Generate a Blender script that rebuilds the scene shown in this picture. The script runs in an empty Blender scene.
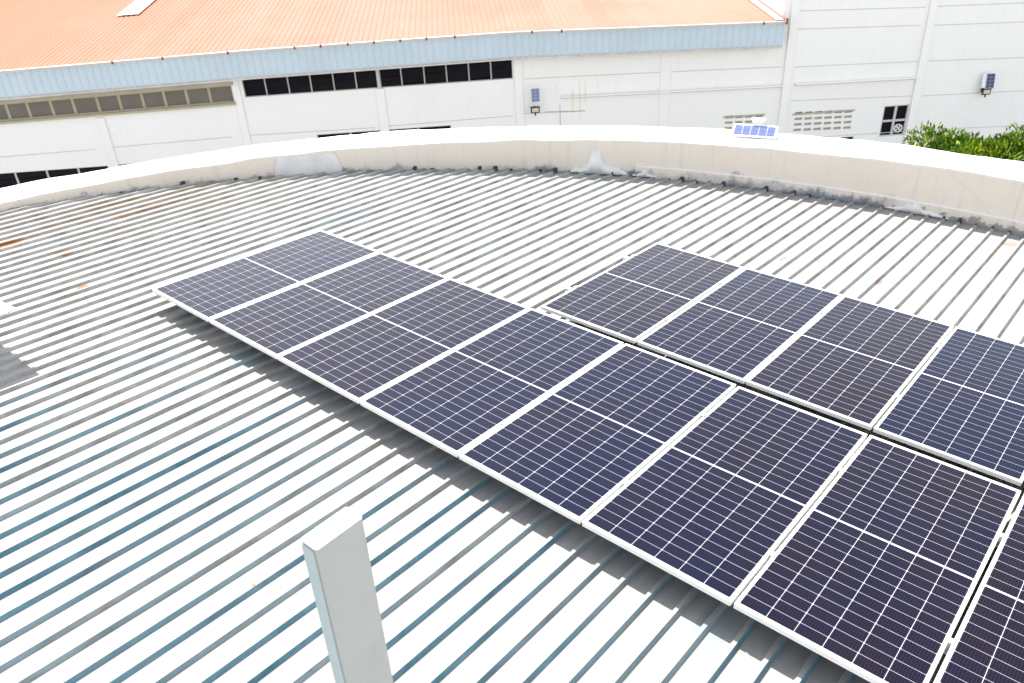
import bpy, bmesh, math, random
from mathutils import Vector, Matrix, noise
R_ = math.radians
random.seed(7)
sc = bpy.context.scene
COL = sc.collection

# ------------------------------------------------------------------ camera, sky, sun, exposure
F_PX = 818.67
CAM = Vector((7.60511, -3.08482, 3.51510))
CR = Matrix(((0.75852918, 0.29817272, -0.57941911),      # columns: right, down, forward
             (0.64971366, -0.41435987, 0.63732100),
             (-0.05005629, -0.85988309, -0.50803095)))
RIGHT, DOWN, FWD = CR.col[0].copy(), CR.col[1].copy(), CR.col[2].copy()
cd = bpy.data.cameras.new('camera'); cam = bpy.data.objects.new('camera', cd); COL.objects.link(cam)
cd.sensor_width = 36; cd.lens = F_PX / 1024 * 36
cd.clip_start = 0.05; cd.clip_end = 3000
cam.matrix_world = Matrix((( RIGHT.x, -DOWN.x, -FWD.x, CAM.x), (RIGHT.y, -DOWN.y, -FWD.y, CAM.y),
                           (RIGHT.z, -DOWN.z, -FWD.z, CAM.z), (0, 0, 0, 1)))
cd.dof.use_dof = True; cd.dof.focus_distance = 6.0; cd.dof.aperture_fstop = 4.5
sc.camera = cam

# roof frame -> world (the ribbed roof falls about 3 degrees away from the camera)
M3 = Matrix(((0.99988751, -0.00074999, 0.01498029), (0, 0.99874909, 0.05000246), (-0.01499905, -0.04999683, 0.99863674)))
M4 = M3.to_4x4()
SUN = (M3 @ Vector((-0.68, 0.29, 1.0))).normalized()       # towards the sun
elev = math.asin(SUN.z); azi = math.atan2(SUN.x, SUN.y)
w = bpy.data.worlds.new('World'); sc.world = w; w.use_nodes = True
nt = w.node_tree; nt.nodes.clear()
sky = nt.nodes.new('ShaderNodeTexSky'); sky.sky_type = 'NISHITA'; sky.sun_disc = False
sky.sun_elevation = elev; sky.sun_rotation = azi; sky.air_density = 1.0; sky.dust_density = 1.2; sky.ozone_density = 1.0
bg = nt.nodes.new('ShaderNodeBackground'); bg.inputs['Strength'].default_value = 0.15
wo = nt.nodes.new('ShaderNodeOutputWorld')
hs = nt.nodes.new('ShaderNodeHueSaturation'); hs.inputs['Saturation'].default_value = .50      # thin bright haze washes the blue out
tint = nt.nodes.new('ShaderNodeMix'); tint.data_type = 'RGBA'; tint.blend_type = 'MULTIPLY'; tint.inputs[0].default_value = 1; tint.inputs[7].default_value = (1.0, .945, .865, 1)
nt.links.new(sky.outputs[0], hs.inputs['Color']); nt.links.new(hs.outputs[0], tint.inputs[6]); nt.links.new(tint.outputs[2], bg.inputs[0]); nt.links.new(bg.outputs[0], wo.inputs[0])
sl = bpy.data.lights.new('sun', 'SUN'); sl.energy = 4.0; sl.angle = R_(0.53); sl.color = (1.0, 0.955, 0.89)
so = bpy.data.objects.new('sun', sl); COL.objects.link(so)
so.rotation_euler = (-SUN).to_track_quat('-Z', 'Y').to_euler(); so.location = (0, 0, 30)
sc.view_settings.view_transform = 'Standard'; sc.view_settings.look = 'None'
sc.view_settings.exposure = 1.62; sc.view_settings.gamma = 1.0
sc.view_settings.use_curve_mapping = False
sc.cycles.max_bounces = 8; sc.cycles.use_denoising = True

# ------------------------------------------------------------------ node helpers
class NG:
    def __init__(s, name):
        s.m = bpy.data.materials.new(name); s.m.use_nodes = True; s.t = s.m.node_tree
        s.b = s.t.nodes['Principled BSDF']; s.out = s.t.nodes['Material Output']
    def n(s, typ, **kw):
        x = s.t.nodes.new(typ)
        for k, v in kw.items(): setattr(x, k, v)
        return x
    def put(s, sock, v):
        if isinstance(v, bpy.types.NodeSocket): s.t.links.new(v, sock)
        elif v is not None:
            if isinstance(v, tuple) and len(v) == 3 and sock.type == 'RGBA': v = v + (1,)
            sock.default_value = v
    def math(s, op, a, b=None, c=None):
        x = s.n('ShaderNodeMath', operation=op); s.put(x.inputs[0], a); s.put(x.inputs[1], b); s.put(x.inputs[2], c); return x.outputs[0]
    def mix(s, f, a, b):
        x = s.n('ShaderNodeMix', data_type='RGBA'); s.put(x.inputs[0], f); s.put(x.inputs[6], a); s.put(x.inputs[7], b); return x.outputs[2]
    def obj(s):
        x = s.n('ShaderNodeTexCoord'); return x.outputs['Object']
    def xyz(s, v):
        x = s.n('ShaderNodeSeparateXYZ'); s.put(x.inputs[0], v); return x.outputs
    def comb(s, x_, y_, z_):
        x = s.n('ShaderNodeCombineXYZ'); s.put(x.inputs[0], x_); s.put(x.inputs[1], y_); s.put(x.inputs[2], z_); return x.outputs[0]
    def noise(s, vec, scale, detail=4, rough=.6, sc3=None):
        if sc3:
            mp = s.n('ShaderNodeMapping'); s.put(mp.inputs[0], vec); mp.inputs['Scale'].default_value = sc3; vec = mp.outputs[0]
        x = s.n('ShaderNodeTexNoise'); s.put(x.inputs['Vector'], vec); x.inputs['Scale'].default_value = scale
        x.inputs['Detail'].default_value = detail; x.inputs['Roughness'].default_value = rough; return x.outputs[0]
    def ramp(s, f, a, b, lo=0., hi=1.):
        x = s.n('ShaderNodeMapRange'); s.put(x.inputs[0], f); x.inputs[1].default_value = a; x.inputs[2].default_value = b
        x.inputs[3].default_value = lo; x.inputs[4].default_value = hi; return x.outputs[0]
    def spot(s, P, cx, cy, rx, ry, wob, z=False):
        """1 inside a wobbly elliptical stain at (cx,cy), 0 outside"""
        o = P; a = s.math('DIVIDE', s.math('SUBTRACT', o[0], cx), rx); b = s.math('DIVIDE', s.math('SUBTRACT', o[2 if z else 1], cy), ry)
        d = s.math('SQRT', s.math('ADD', s.math('MULTIPLY', a, a), s.math('MULTIPLY', b, b)))
        d = s.math('ADD', d, s.math('MULTIPLY', s.math('SUBTRACT', wob, .5), 1.8))
        return s.ramp(d, 1.05, .55)
    def bump(s, h, strength=.3, dist=.01):
        x = s.n('ShaderNodeBump'); x.inputs['Strength'].default_value = strength; x.inputs['Distance'].default_value = dist
        s.put(x.inputs['Height'], h); s.t.links.new(x.outputs[0], s.b.inputs['Normal'])
    def base(s, v): s.put(s.b.inputs['Base Color'], v)
    def fin(s, rough=.6, metal=0., spec=None):
        s.put(s.b.inputs['Roughness'], rough); s.b.inputs['Metallic'].default_value = metal
        if spec is not None: s.b.inputs['Specular IOR Level'].default_value = spec
        return s.m

def simple(name, col, rough=.6, metal=0., var=.15, scale=3., spec=None, bump=0.):
    g = NG(name); o = g.obj(); n1 = g.noise(o, scale, 5); n2 = g.noise(o, scale * 9, 3)
    f = g.math('ADD', g.math('MULTIPLY', n1, .7), g.math('MULTIPLY', n2, .3))
    k0, k1 = 1 - var, 1 + var * .6
    g.base(g.mix(g.ramp(f, .3, .7), tuple(c * k0 for c in col), tuple(min(.9, c * k1) for c in col)))
    if bump: g.bump(n2, bump, .01)
    return g.fin(rough, metal, spec)

PITCH, RX0 = 0.1855, 4.0
PANZ, CREST = -0.231, -0.200

def roof_mat(side):
    g = NG('roof_rib_side' if side else 'roof_pan_paint'); o = g.obj(); P = g.xyz(o)
    idx = g.math('FLOOR', g.math('DIVIDE', g.math('SUBTRACT', P[0], RX0 - .06), PITCH))
    wn = g.n('ShaderNodeTexWhiteNoise', noise_dimensions='1D'); g.put(wn.inputs['W'], idx); rnd = wn.outputs['Value']
    streak = g.noise(g.comb(g.math('MULTIPLY', idx, 3.7), g.math('MULTIPLY', P[1], .55), P[2]), 1.0, 4)
    fine = g.noise(o, 6., 5, .65, (2.2, .6, 1))
    wob = g.noise(o, 5., 4, .7)
    big = g.noise(o, .9, 3)
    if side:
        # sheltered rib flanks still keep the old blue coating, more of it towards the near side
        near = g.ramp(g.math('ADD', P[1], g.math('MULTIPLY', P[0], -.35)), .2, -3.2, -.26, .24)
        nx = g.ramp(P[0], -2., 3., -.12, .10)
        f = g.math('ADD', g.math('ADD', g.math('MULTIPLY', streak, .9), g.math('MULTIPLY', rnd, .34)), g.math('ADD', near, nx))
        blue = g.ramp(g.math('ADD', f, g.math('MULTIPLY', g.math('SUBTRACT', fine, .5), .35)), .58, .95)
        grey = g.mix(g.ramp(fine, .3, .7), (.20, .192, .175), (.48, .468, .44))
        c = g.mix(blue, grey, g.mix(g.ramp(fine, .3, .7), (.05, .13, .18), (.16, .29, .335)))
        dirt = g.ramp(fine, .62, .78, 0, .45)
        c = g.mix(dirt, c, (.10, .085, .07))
    else:
        c = g.mix(g.ramp(fine, .3, .75), (.240, .240, .234), (.300, .297, .288))
        # pale blue remnants
        bl = g.math('MULTIPLY', g.ramp(big, .56, .66), g.ramp(streak, .48, .60))
        c = g.mix(g.math('MULTIPLY', bl, .6), c, (.16, .215, .24))
        for (cx, cy, rx, ry) in ((1.0, -.55, .28, .42), (1.55, .1, .18, .3), (-.55, 2.9, .3, .7)):
            c = g.mix(g.math('MULTIPLY', g.spot(P, cx, cy, rx, ry, wob), .75), c, (.15, .21, .235))
        c = g.mix(g.math('MULTIPLY', g.ramp(big, .36, .22), .35), c, (.22, .205, .18))
    # stains with a shape of their own
    left = g.ramp(P[0], -1.6, -3.6, 0, 1)
    rust = g.math('MULTIPLY', g.math('MULTIPLY', left, g.ramp(g.noise(o, 1.6, 5, .7, (1.6, .5, 1)), .48, .64)), .6)
    c = g.mix(rust, c, (.22, .15, .09))
    blot = g.math('MULTIPLY', g.ramp(P[0], 1.2, -2.2, 0, .55), g.ramp(g.noise(o, 3.1, 5, .75, (1.7, .55, 1)), .50, .60))
    c = g.mix(blot, c, (.16, .165, .175) if not side else (.44, .42, .38))
    for (cx, cy, rx, ry, a) in ((-2.14, .04, .05, .14, .9), (-1.11, -.24, .06, .09, .9), (-3.0, -.32, .10, .35, .9), (5.46, 6.95, .07, .07, .3),
                                (6.14, 7.35, .10, .11, .4), (5.34, 5.3, .04, .10, .5), (4.62, 5.45, .03, .1, .4), (4.28, 5.25, .03, .1, .5),
                                (-2.4, 2.1, .10, .5, .4), (-2.9, 1.4, .12, .5, .5), (4.0, -1.55, .015, .02, .9)):
        c = g.mix(g.math('MULTIPLY', g.spot(P, cx, cy, rx, ry, wob), a), c, (.20, .085, .03))
    g.base(c); g.bump(fine, .12, .004)
    return g.fin(.6, 0., .12)

def cell_mat(wd, ln):
    g = NG('solar_cells'); o = g.obj(); P = g.xyz(o)
    mx, my, gap = .0205, .026, .013
    px = (wd - 2 * mx) / 6; py = (ln / 2 - my - gap / 2) / 12
    yc = g.math('SUBTRACT', g.math('ABSOLUTE', g.math('SUBTRACT', P[1], ln / 2)), gap / 2)   # distance beyond the centre strip
    xc = g.math('SUBTRACT', P[0], mx)
    ux = g.math('DIVIDE', xc, px); uy = g.math('DIVIDE', yc, py)
    dx = g.math('MULTIPLY', g.math('ABSOLUTE', g.math('SUBTRACT', ux, g.math('ROUND', ux))), px)
    dy = g.math('MULTIPLY', g.math('ABSOLUTE', g.math('SUBTRACT', uy, g.math('ROUND', uy))), py)
    l1 = g.math('LESS_THAN', dx, .0014); l2 = g.math('LESS_THAN', dy, .0013)
    dm = g.math('LESS_THAN', g.math('ADD', dx, dy), .0066)
    out = g.math('LESS_THAN', yc, .0012)
    out = g.math('MAXIMUM', out, g.math('GREATER_THAN', yc, py * 12 - .001))
    out = g.math('MAXIMUM', out, g.math('LESS_THAN', xc, .001)); out = g.math('MAXIMUM', out, g.math('GREATER_THAN', xc, px * 6 - .001))
    white = g.math('MAXIMUM', g.math('MAXIMUM', l1, out), dm)
    bu = g.math('MULTIPLY', ux, 10.); bus = g.math('LESS_THAN', g.math('ABSOLUTE', g.math('SUBTRACT', g.math('FRACT', bu), .5)), .05)
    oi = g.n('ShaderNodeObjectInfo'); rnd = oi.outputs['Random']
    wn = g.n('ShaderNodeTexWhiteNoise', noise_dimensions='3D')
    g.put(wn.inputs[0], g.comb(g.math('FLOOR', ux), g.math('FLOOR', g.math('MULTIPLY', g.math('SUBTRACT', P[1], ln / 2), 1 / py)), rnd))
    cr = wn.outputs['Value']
    refl_cloud = g.noise(g.comb(P[0], g.math('ADD', P[1], g.math('MULTIPLY', rnd, 37.)), 0.), 1.1, 3)
    cell = g.mix(g.ramp(g.math('ADD', g.math('MULTIPLY', rnd, .6), refl_cloud), .50, 1.05), (.0010, .0028, .0160), (.0058, .0030, .0066))  # cloudy blue-brown reflection tone and coating tint, both painted into the cell colour
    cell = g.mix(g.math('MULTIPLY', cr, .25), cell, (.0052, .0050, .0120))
    c = g.mix(g.math('MULTIPLY', bus, .10), cell, (.14, .14, .17))
    c = g.mix(g.math('MULTIPLY', l2, .85), c, (.34, .35, .40))
    c = g.mix(g.math('MULTIPLY', white, .92), c, (.46, .47, .50))
    dust = g.noise(o, 2.2, 6, .7)
    spk = g.ramp(g.noise(o, 130., 2, .5), .70, .78, 0, .06)
    c = g.mix(g.math('ADD', g.ramp(dust, .40, .8, .000, .006), spk), c, (.35, .33, .30))
    g.base(c)
    g.b.inputs['Coat Weight'].default_value = 0.0
    g.fin(g.ramp(dust, .3, .8, .05, .13), 0., .17)
    g.b.inputs['Specular Tint'].default_value = (.45, .58, 1.0, 1)
    g.b.inputs['IOR'].default_value = 1.5
    return g.m

def wall_paint():
    g = NG('white_wall_paint'); o = g.obj(); P = g.xyz(o)
    n1 = g.noise(o, .35, 5, .6); n2 = g.noise(o, 3., 5, .65, (1.5, 1.5, .35))
    c = g.mix(n1, (.77, .765, .745), (.83, .825, .81)); c = g.mix(g.ramp(n2, .45, .8, 0, .22), c, (.66, .65, .62))
    wob = g.noise(o, 1.2, 4, .7, (3, 3, .25))
    # yellow rust runs below the pipe brackets
    for (cx, cz, rx, rz, a) in ((2.55, -5.45, .07, .75, .75), (2.85, -5.6, .05, 1.0, .6), (3.10, -5.2, .05, .6, .6), (3.6, -5.0, .04, .6, .3), (4.4, -5.2, .04, .6, .25),
                                (1.85, -5.0, .08, .3, .3), (2.4, -6.0, .5, .05, .3)):
        c = g.mix(g.math('MULTIPLY', g.spot(P, cx, cz, rx, rz, wob, True), a * .5), c, (.62, .47, .20))
    g.base(c); g.bump(g.noise(o, 12, 4), .15, .01)
    return g.fin(.8)

def parapet_mat():
    g = NG('parapet_render'); o = g.obj(); P = g.xyz(o)
    geo = g.n('ShaderNodeNewGeometry'); N = g.xyz(geo.outputs['Normal'])
    n1 = g.noise(o, 1.3, 6, .65); n2 = g.noise(o, 5., 6, .7); n3 = g.noise(o, .6, 3)
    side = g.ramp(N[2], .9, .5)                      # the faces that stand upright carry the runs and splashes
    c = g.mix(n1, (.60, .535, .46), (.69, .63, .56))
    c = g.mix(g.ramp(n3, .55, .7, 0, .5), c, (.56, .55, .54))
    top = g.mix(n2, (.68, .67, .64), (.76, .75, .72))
    run = g.noise(o, 1.0, 5, .6, (9, 9, .6))
    c = g.mix(g.ramp(run, .55, .75, 0, .5), c, (.45, .43, .41))
    # splash dirt and old blue bitumen along the foot (foot height falls with the roof)
    foot = g.math('SUBTRACT', P[2], g.math('ADD', g.math('MULTIPLY', g.math('ADD', P[1], -2.88), -.0500), -.235 + .05 * -0.))
    hgt = g.math('ADD', foot, g.math('MULTIPLY', g.math('SUBTRACT', g.noise(o, 3.2, 7, .75), .5), .62))
    patch = g.ramp(g.noise(o, .55, 4, .6), .40, .52)
    c = g.mix(g.math('MULTIPLY', g.ramp(hgt, .10, .035), g.math('MULTIPLY', patch, .9)), c, (.17, .19, .23))
    c = g.mix(g.math('MULTIPLY', g.ramp(hgt, .0, -.03), .7), c, (.12, .12, .12))
    vor = g.n('ShaderNodeTexVoronoi', feature='DISTANCE_TO_EDGE'); g.put(vor.inputs['Vector'], g.n('ShaderNodeMapping').outputs[0])
    mp = vor.inputs['Vector'].links[0].from_node; g.put(mp.inputs[0], o); mp.inputs['Scale'].default_value = (.55, .55, .25)
    vor.inputs['Scale'].default_value = 1.
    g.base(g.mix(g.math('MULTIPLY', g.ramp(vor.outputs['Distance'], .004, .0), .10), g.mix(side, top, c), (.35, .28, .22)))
    g.bump(g.math('ADD', g.math('MULTIPLY', n2, .5), n1), .5, .02)
    return g.fin(.85)

def orange_mat():
    g = NG('orange_roof_paint'); o = g.obj(); P = g.xyz(o)
    idx = g.math('FLOOR', g.math('DIVIDE', P[0], .88)); wn = g.n('ShaderNodeTexWhiteNoise', noise_dimensions='1D'); g.put(wn.inputs['W'], idx)
    n1 = g.noise(o, .25, 4); n2 = g.noise(o, 2.5, 4, .6, (3, .35, 1))
    redder = g.ramp(P[0], -8., -26., 0, .8)
    c = g.mix(wn.outputs['Value'], (.35, .150, .110), (.37, .168, .132)); c = g.mix(g.ramp(n1, .3, .7, 0, .5), c, (.39, .205, .165))
    c = g.mix(redder, c, (.36, .135, .085))
    c = g.mix(g.math('MULTIPLY', g.ramp(n2, .62, .72), .15), c, (.46, .34, .29))
    g.base(c); return g.fin(.85, 0, .04)

def leaf_mat():
    g = NG('leaf'); o = g.obj(); oi = g.n('ShaderNodeAttribute', attribute_name='tone')
    n = g.noise(o, 1.6, 3)
    f = g.math('ADD', g.math('MULTIPLY', oi.outputs['Fac'], .75), g.math('MULTIPLY', n, .25))
    cr = g.n('ShaderNodeValToRGB'); g.put(cr.inputs[0], f); e = cr.color_ramp.elements
    e[0].position = .12; e[0].color = (.016, .055, .004, 1); e[1].position = .55; e[1].color = (.11, .20, .008, 1)
    for p_, c_ in ((.78, (.27, .33, .012, 1)), (.88, (.44, .42, .02, 1)), (.95, (.36, .20, .06, 1))):
        k = e.new(p_); k.color = c_
    g.base(cr.outputs[0]); g.fin(.5, 0, .25)
    tr = g.n('ShaderNodeBsdfTranslucent'); g.put(tr.inputs[0], cr.outputs[0]); mx = g.n('ShaderNodeMixShader'); mx.inputs[0].default_value = .3
    g.t.links.new(g.b.outputs[0], mx.inputs[1]); g.t.links.new(tr.outputs[0], mx.inputs[2]); g.t.links.new(mx.outputs[0], g.out.inputs[0])
    return g.m

PW, PL = 1.040, 2.094                      # one solar panel
MAT = dict(
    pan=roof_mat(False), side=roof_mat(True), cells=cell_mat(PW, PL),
    alu=simple('anodised_frame', (.74, .74, .72), .42, .25, .05, 5), rail=simple('mill_aluminium', (.66, .67, .66), .38, .6, .1, 8),
    under=simple('white_backsheet', (.6, .6, .6), .6), wall=wall_paint(), parapet=parapet_mat(), orange=orange_mat(), leaf=leaf_mat(),
    cement=simple('white_cement', (.66, .655, .64), .85, 0, .12, 6, bump=.4), dark=simple('dark_glass', (.006, .005, .008), .5, 0, .3, 2, spec=.1),
    slat=simple('louvre_slat', (.009, .007, .011), .6, 0, .3, 3, spec=.1), beige=simple('beige_paint', (.40, .36, .24), .6, 0, .15, 4),
    lintel=simple('beige_lintel', (.42, .39, .31), .8, 0, .2, 1.5), greyglass=simple('brown_frosted_glass', (.135, .115, .10), .55, 0, .25, 1.2),
    white=simple('white_paint', (.74, .74, .74), .5, 0, .05, 3), mull=simple('pale_mullion', (.52, .51, .50), .5, 0, .1, 3),
    joint=simple('joint_shadow_mortar', (.56, .55, .53), .9, 0, .25, 2), fascia=simple('pale_blue_fascia', (.49, .585, .655), .5, 0, .08, .6),
    gutter=simple('white_gutter', (.50, .47, .46), .5, 0, .1, 2), redpaint=simple('red_flashing', (.55, .08, .06), .5, 0, .2, 3),
    brownmetal=simple('rusty_bracket', (.20, .06, .045), .7, 0, .3, 6), black=simple('black_plastic', (.015, .015, .015), .45, 0, .2, 10),
    lens=simple('lamp_lens', (.55, .52, .40), .25, 0, .1, 5), bluecell=simple('blue_solar_cell', (.17, .20, .36), .5, 0, .10, 12),
    lampcell=simple('lamp_solar_cell', (.085, .115, .25), .6, 0, .08, 12, spec=.1), navycell=simple('navy_solar_cell', (.02, .035, .12), .25, 0, .15, 12), skylight=simple('white_skylight_sheet', (.72, .78, .78), .35, 0, .12, 2),
    bark=simple('bark', (.14, .10, .07), .9, 0, .3, 8, bump=.5), ground=simple('yard_concrete', (.30, .29, .27), .9, 0, .25, .3),
    post=simple('galvanised_post_paint', (.385, .395, .385), .55, .0, .08, 5), postside=simple('sky_tinted_post_paint', (.36, .44, .455), .5, 0, .08, 9),
    dirt=simple('black_foam_strip', (.055, .055, .06), .95, 0, .5, 20, bump=.6), galv=simple('galvanised_sheet', (.55, .56, .57), .4, .4, .1, 6),
)

# ------------------------------------------------------------------ mesh builder
class MB:
    def __init__(s): s.v = []; s.f = []; s.mi = []
    def face(s, pts, mi=0):
        k = len(s.v); s.v += [tuple(p) for p in pts]; s.f.append(tuple(range(k, k + len(pts)))); s.mi.append(mi); return s
    def box(s, x0, y0, z0, x1, y1, z1, mi=0):
        k = len(s.v)
        s.v += [(x0, y0, z0), (x1, y0, z0), (x1, y1, z0), (x0, y1, z0), (x0, y0, z1), (x1, y0, z1), (x1, y1, z1), (x0, y1, z1)]
        for q in ((0, 3, 2, 1), (4, 5, 6, 7), (0, 1, 5, 4), (1, 2, 6, 5), (2, 3, 7, 6), (3, 0, 4, 7)):
            s.f.append(tuple(k + i for i in q)); s.mi.append(mi)
        return s
    def hexa(s, a, b, mi=0):
        """prism between two equal loops"""
        k = len(s.v); n = len(a); s.v += [tuple(p) for p in a] + [tuple(p) for p in b]
        s.f.append(tuple(k + i for i in reversed(range(n)))); s.mi.append(mi)
        s.f.append(tuple(k + n + i for i in range(n))); s.mi.append(mi)
        for i in range(n):
            j = (i + 1) % n; s.f.append((k + i, k + j, k + n + j, k + n + i)); s.mi.append(mi)
        return s
    def tube(s, p0, p1, r, n=10, r1=None, mi=0):
        p0 = Vector(p0); p1 = Vector(p1); d = (p1 - p0).normalized(); a = d.orthogonal().normalized(); b = d.cross(a)
        r1 = r if r1 is None else r1
        A = [p0 + (a * math.cos(t) + b * math.sin(t)) * r for t in [2 * math.pi * i / n for i in range(n)]]
        B = [p1 + (a * math.cos(t) + b * math.sin(t)) * r1 for t in [2 * math.pi * i / n for i in range(n)]]
        return s.hexa(A, B, mi)
    def path(s, pts, r, n=8):
        for a, b in zip(pts, pts[1:]): s.tube(a, b, r, n)
        return s
    def build(s, name, mats, parent=None, bevel=0., smooth=False, fix=True):
        me = bpy.data.meshes.new(name); me.from_pydata(s.v, [], s.f)
        for m in (mats if isinstance(mats, (list, tuple)) else [mats]): me.materials.append(m)
        me.polygons.foreach_set('material_index', s.mi)
        if fix:
            bm = bmesh.new(); bm.from_mesh(me); bmesh.ops.remove_doubles(bm, verts=bm.verts, dist=1e-5)
            bmesh.ops.recalc_face_normals(bm, faces=bm.faces); bm.to_mesh(me); bm.free()
        if smooth: me.polygons.foreach_set('use_smooth', [True] * len(me.polygons))
        o = bpy.data.objects.new(name, me); COL.objects.link(o)
        if parent: o.parent = parent
        if bevel:
            b = o.modifiers.new('bevel', 'BEVEL'); b.width = bevel; b.segments = 2; b.limit_method = 'ANGLE'; b.angle_limit = R_(40)
        return o

def tag(o, label, cat, group=None):
    o['label'] = label; o['category'] = cat
    if group: o['group'] = group
    return o
def struct(o): o['kind'] = 'structure'; return o
def empty(name, mat=None, label=None, cat=None, group=None):
    o = bpy.data.objects.new(name, None); COL.objects.link(o); o.empty_display_size = .2
    if mat is not None: o.matrix_world = mat
    if label: tag(o, label, cat, group)
    return o
def T(x, y, z): return Matrix.Translation((x, y, z))
def copy_tree(o, parent=None):
    c = o.copy(); COL.objects.link(c)
    if parent: c.parent = parent
    for ch in o.children: copy_tree(ch, c)
    return c

# ------------------------------------------------------------------ ground, sky is the world
GZ = -12.0
g = MB().face([(-400, -400, GZ), (400, -400, GZ), (400, 400, GZ), (-400, 400, GZ)]).build('ground', MAT['ground']); struct(g)

# ------------------------------------------------------------------ round building with ribbed roof and parapet
IC, IR = Vector((5.85, -2.88)), 10.62
OC, OR = Vector((5.75, -2.67)), 11.06
ZT = -0.05
rb = empty('round_building', T(IC.x, IC.y, GZ), 'round building with white ribbed metal roof carrying the solar panels and low curved parapet', 'building')
def roof_pt(x, y, z):     # beyond the ridge behind the camera the roof falls the other way
    return (x, y, z - (0.095 * (-4.4 - y) if y < -4.4 else 0))
mb = MB(); RC = M3.transposed() @ Vector((IC.x, IC.y, 0)); k0 = int((IC.x - IR - RX0) / PITCH) - 2
prof = []
for k in range(k0, k0 + int(2 * IR / PITCH) + 5):
    x = RX0 + k * PITCH
    prof += [(x - .026, PANZ, 0), (x - .012, CREST, 0), (x + .012, CREST, 1), (x + .026, PANZ, 0)]
rr = IR + .03
for (xa, za, _), (xb, zb, m_) in zip(prof, prof[1:]):
    side = 1 if (za > zb + .01) else 0
    if abs(xa - RC.x) >= rr or abs(xb - RC.x) >= rr: continue
    ha = math.sqrt(rr**2 - (xa - RC.x)**2); hb = math.sqrt(rr**2 - (xb - RC.x)**2)
    ys = [None, -4.4, 0., 4., None]
    A = [RC.y - ha, -4.4, 0., 4., RC.y + ha]; B = [RC.y - hb, -4.4, 0., 4., RC.y + hb]
    for i in range(4):
        a0, a1, b0, b1 = A[i], A[i + 1], B[i], B[i + 1]
        lo, hi = RC.y - min(ha, hb), RC.y + min(ha, hb)
        if A[i + 1] <= A[0] or A[i] >= A[4] or B[i + 1] <= B[0] or B[i] >= B[4]: continue
        a0, a1 = max(a0, A[0]), min(a1, A[4]); b0, b1 = max(b0, B[0]), min(b1, B[4])
        mb.face([roof_pt(xa, a0, za), roof_pt(xb, b0, zb), roof_pt(xb, b1, zb), roof_pt(xa, a1, za)], side)
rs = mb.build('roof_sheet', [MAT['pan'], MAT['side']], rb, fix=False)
rs.matrix_basis = T(-IC.x, -IC.y, -GZ) @ M4
# foam closures that stick out under each rib end along the parapet foot
mb = MB()
for k in range(k0, k0 + 130):
    x = RX0 + k * PITCH
    if abs(x - RC.x) > IR - .3 or x < -4.2: continue
    y = RC.y + math.sqrt((IR - .02)**2 - (x - RC.x)**2)
    if y < -1: continue
    h = random.uniform(-.004, .022) if random.random() < .8 else .04; w_ = random.uniform(.016, .034); d_ = random.uniform(.02, .06)
    if random.random() < (.8 if x > -1.5 else .35):
        mb = MB().hexa([(x - w_, y - d_, PANZ), (x + w_, y - d_, PANZ), (x + w_, y + .04, PANZ), (x - w_, y + .04, PANZ)],
                [(x - w_ * .6, y - d_ * .4, CREST + h), (x + w_ * .6, y - d_ * .5, CREST + h * .8), (x + w_ * .7, y + .04, CREST + h), (x - w_ * .7, y + .04, CREST + h)])
        fs = mb.build('foam_closure', MAT['dirt'], rb, bevel=.006); fs.matrix_basis = T(-IC.x, -IC.y, -GZ) @ M4

def arc_pt(C_, r_, a): return Vector((C_.x + r_ * math.cos(a), C_.y + r_ * math.sin(a)))
def wob(a, s=1.): return noise.noise(Vector((math.cos(a) * 14, math.sin(a) * 14, s * 3.1))) * .022 + noise.noise(Vector((math.cos(a) * 50, math.sin(a) * 50, s))) * .008
NA = 720; mb = MB(); ring = []
for i in range(NA):
    a = 2 * math.pi * i / NA; pi_ = arc_pt(IC, IR + wob(a, 1), a); po = arc_pt(OC, OR + wob(a, 2) * 1.5, a)
    zi = ZT + wob(a, 3) * .8; zo = ZT + .02 + wob(a, 4) * .9
    L_ = []
    q = lambda f: pi_.lerp(po, f)
    for p_, z_ in ((pi_, -1.6), (arc_pt(IC, IR + .004 + wob(a, 1), a), -.45), (pi_, zi - .03), (q(.012), zi - .006), (q(.05), zi + .004), (q(.5), (zi + zo) / 2 + .006),
                   (q(.96), zo), (q(1.), zo - .03), (q(1.), zo - .9), (q(1.02), GZ)):
        L_.append((p_.x - IC.x, p_.y - IC.y, z_ - GZ))
    ring.append(L_)
for i in range(NA):
    A, B = ring[i], ring[(i + 1) % NA]
    for j in range(len(A) - 1): mb.face([A[j], B[j], B[j + 1], A[j + 1]])
pp = mb.build('parapet_wall', MAT['parapet'], rb)
# the material reads world-like coordinates: shift the object instead of the vertices
for v in pp.data.vertices: v.co += Vector((0, 0, GZ))
pp.location = (0, 0, -GZ)
for v in pp.data.vertices: v.co.y += IC.y + 2.88
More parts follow.
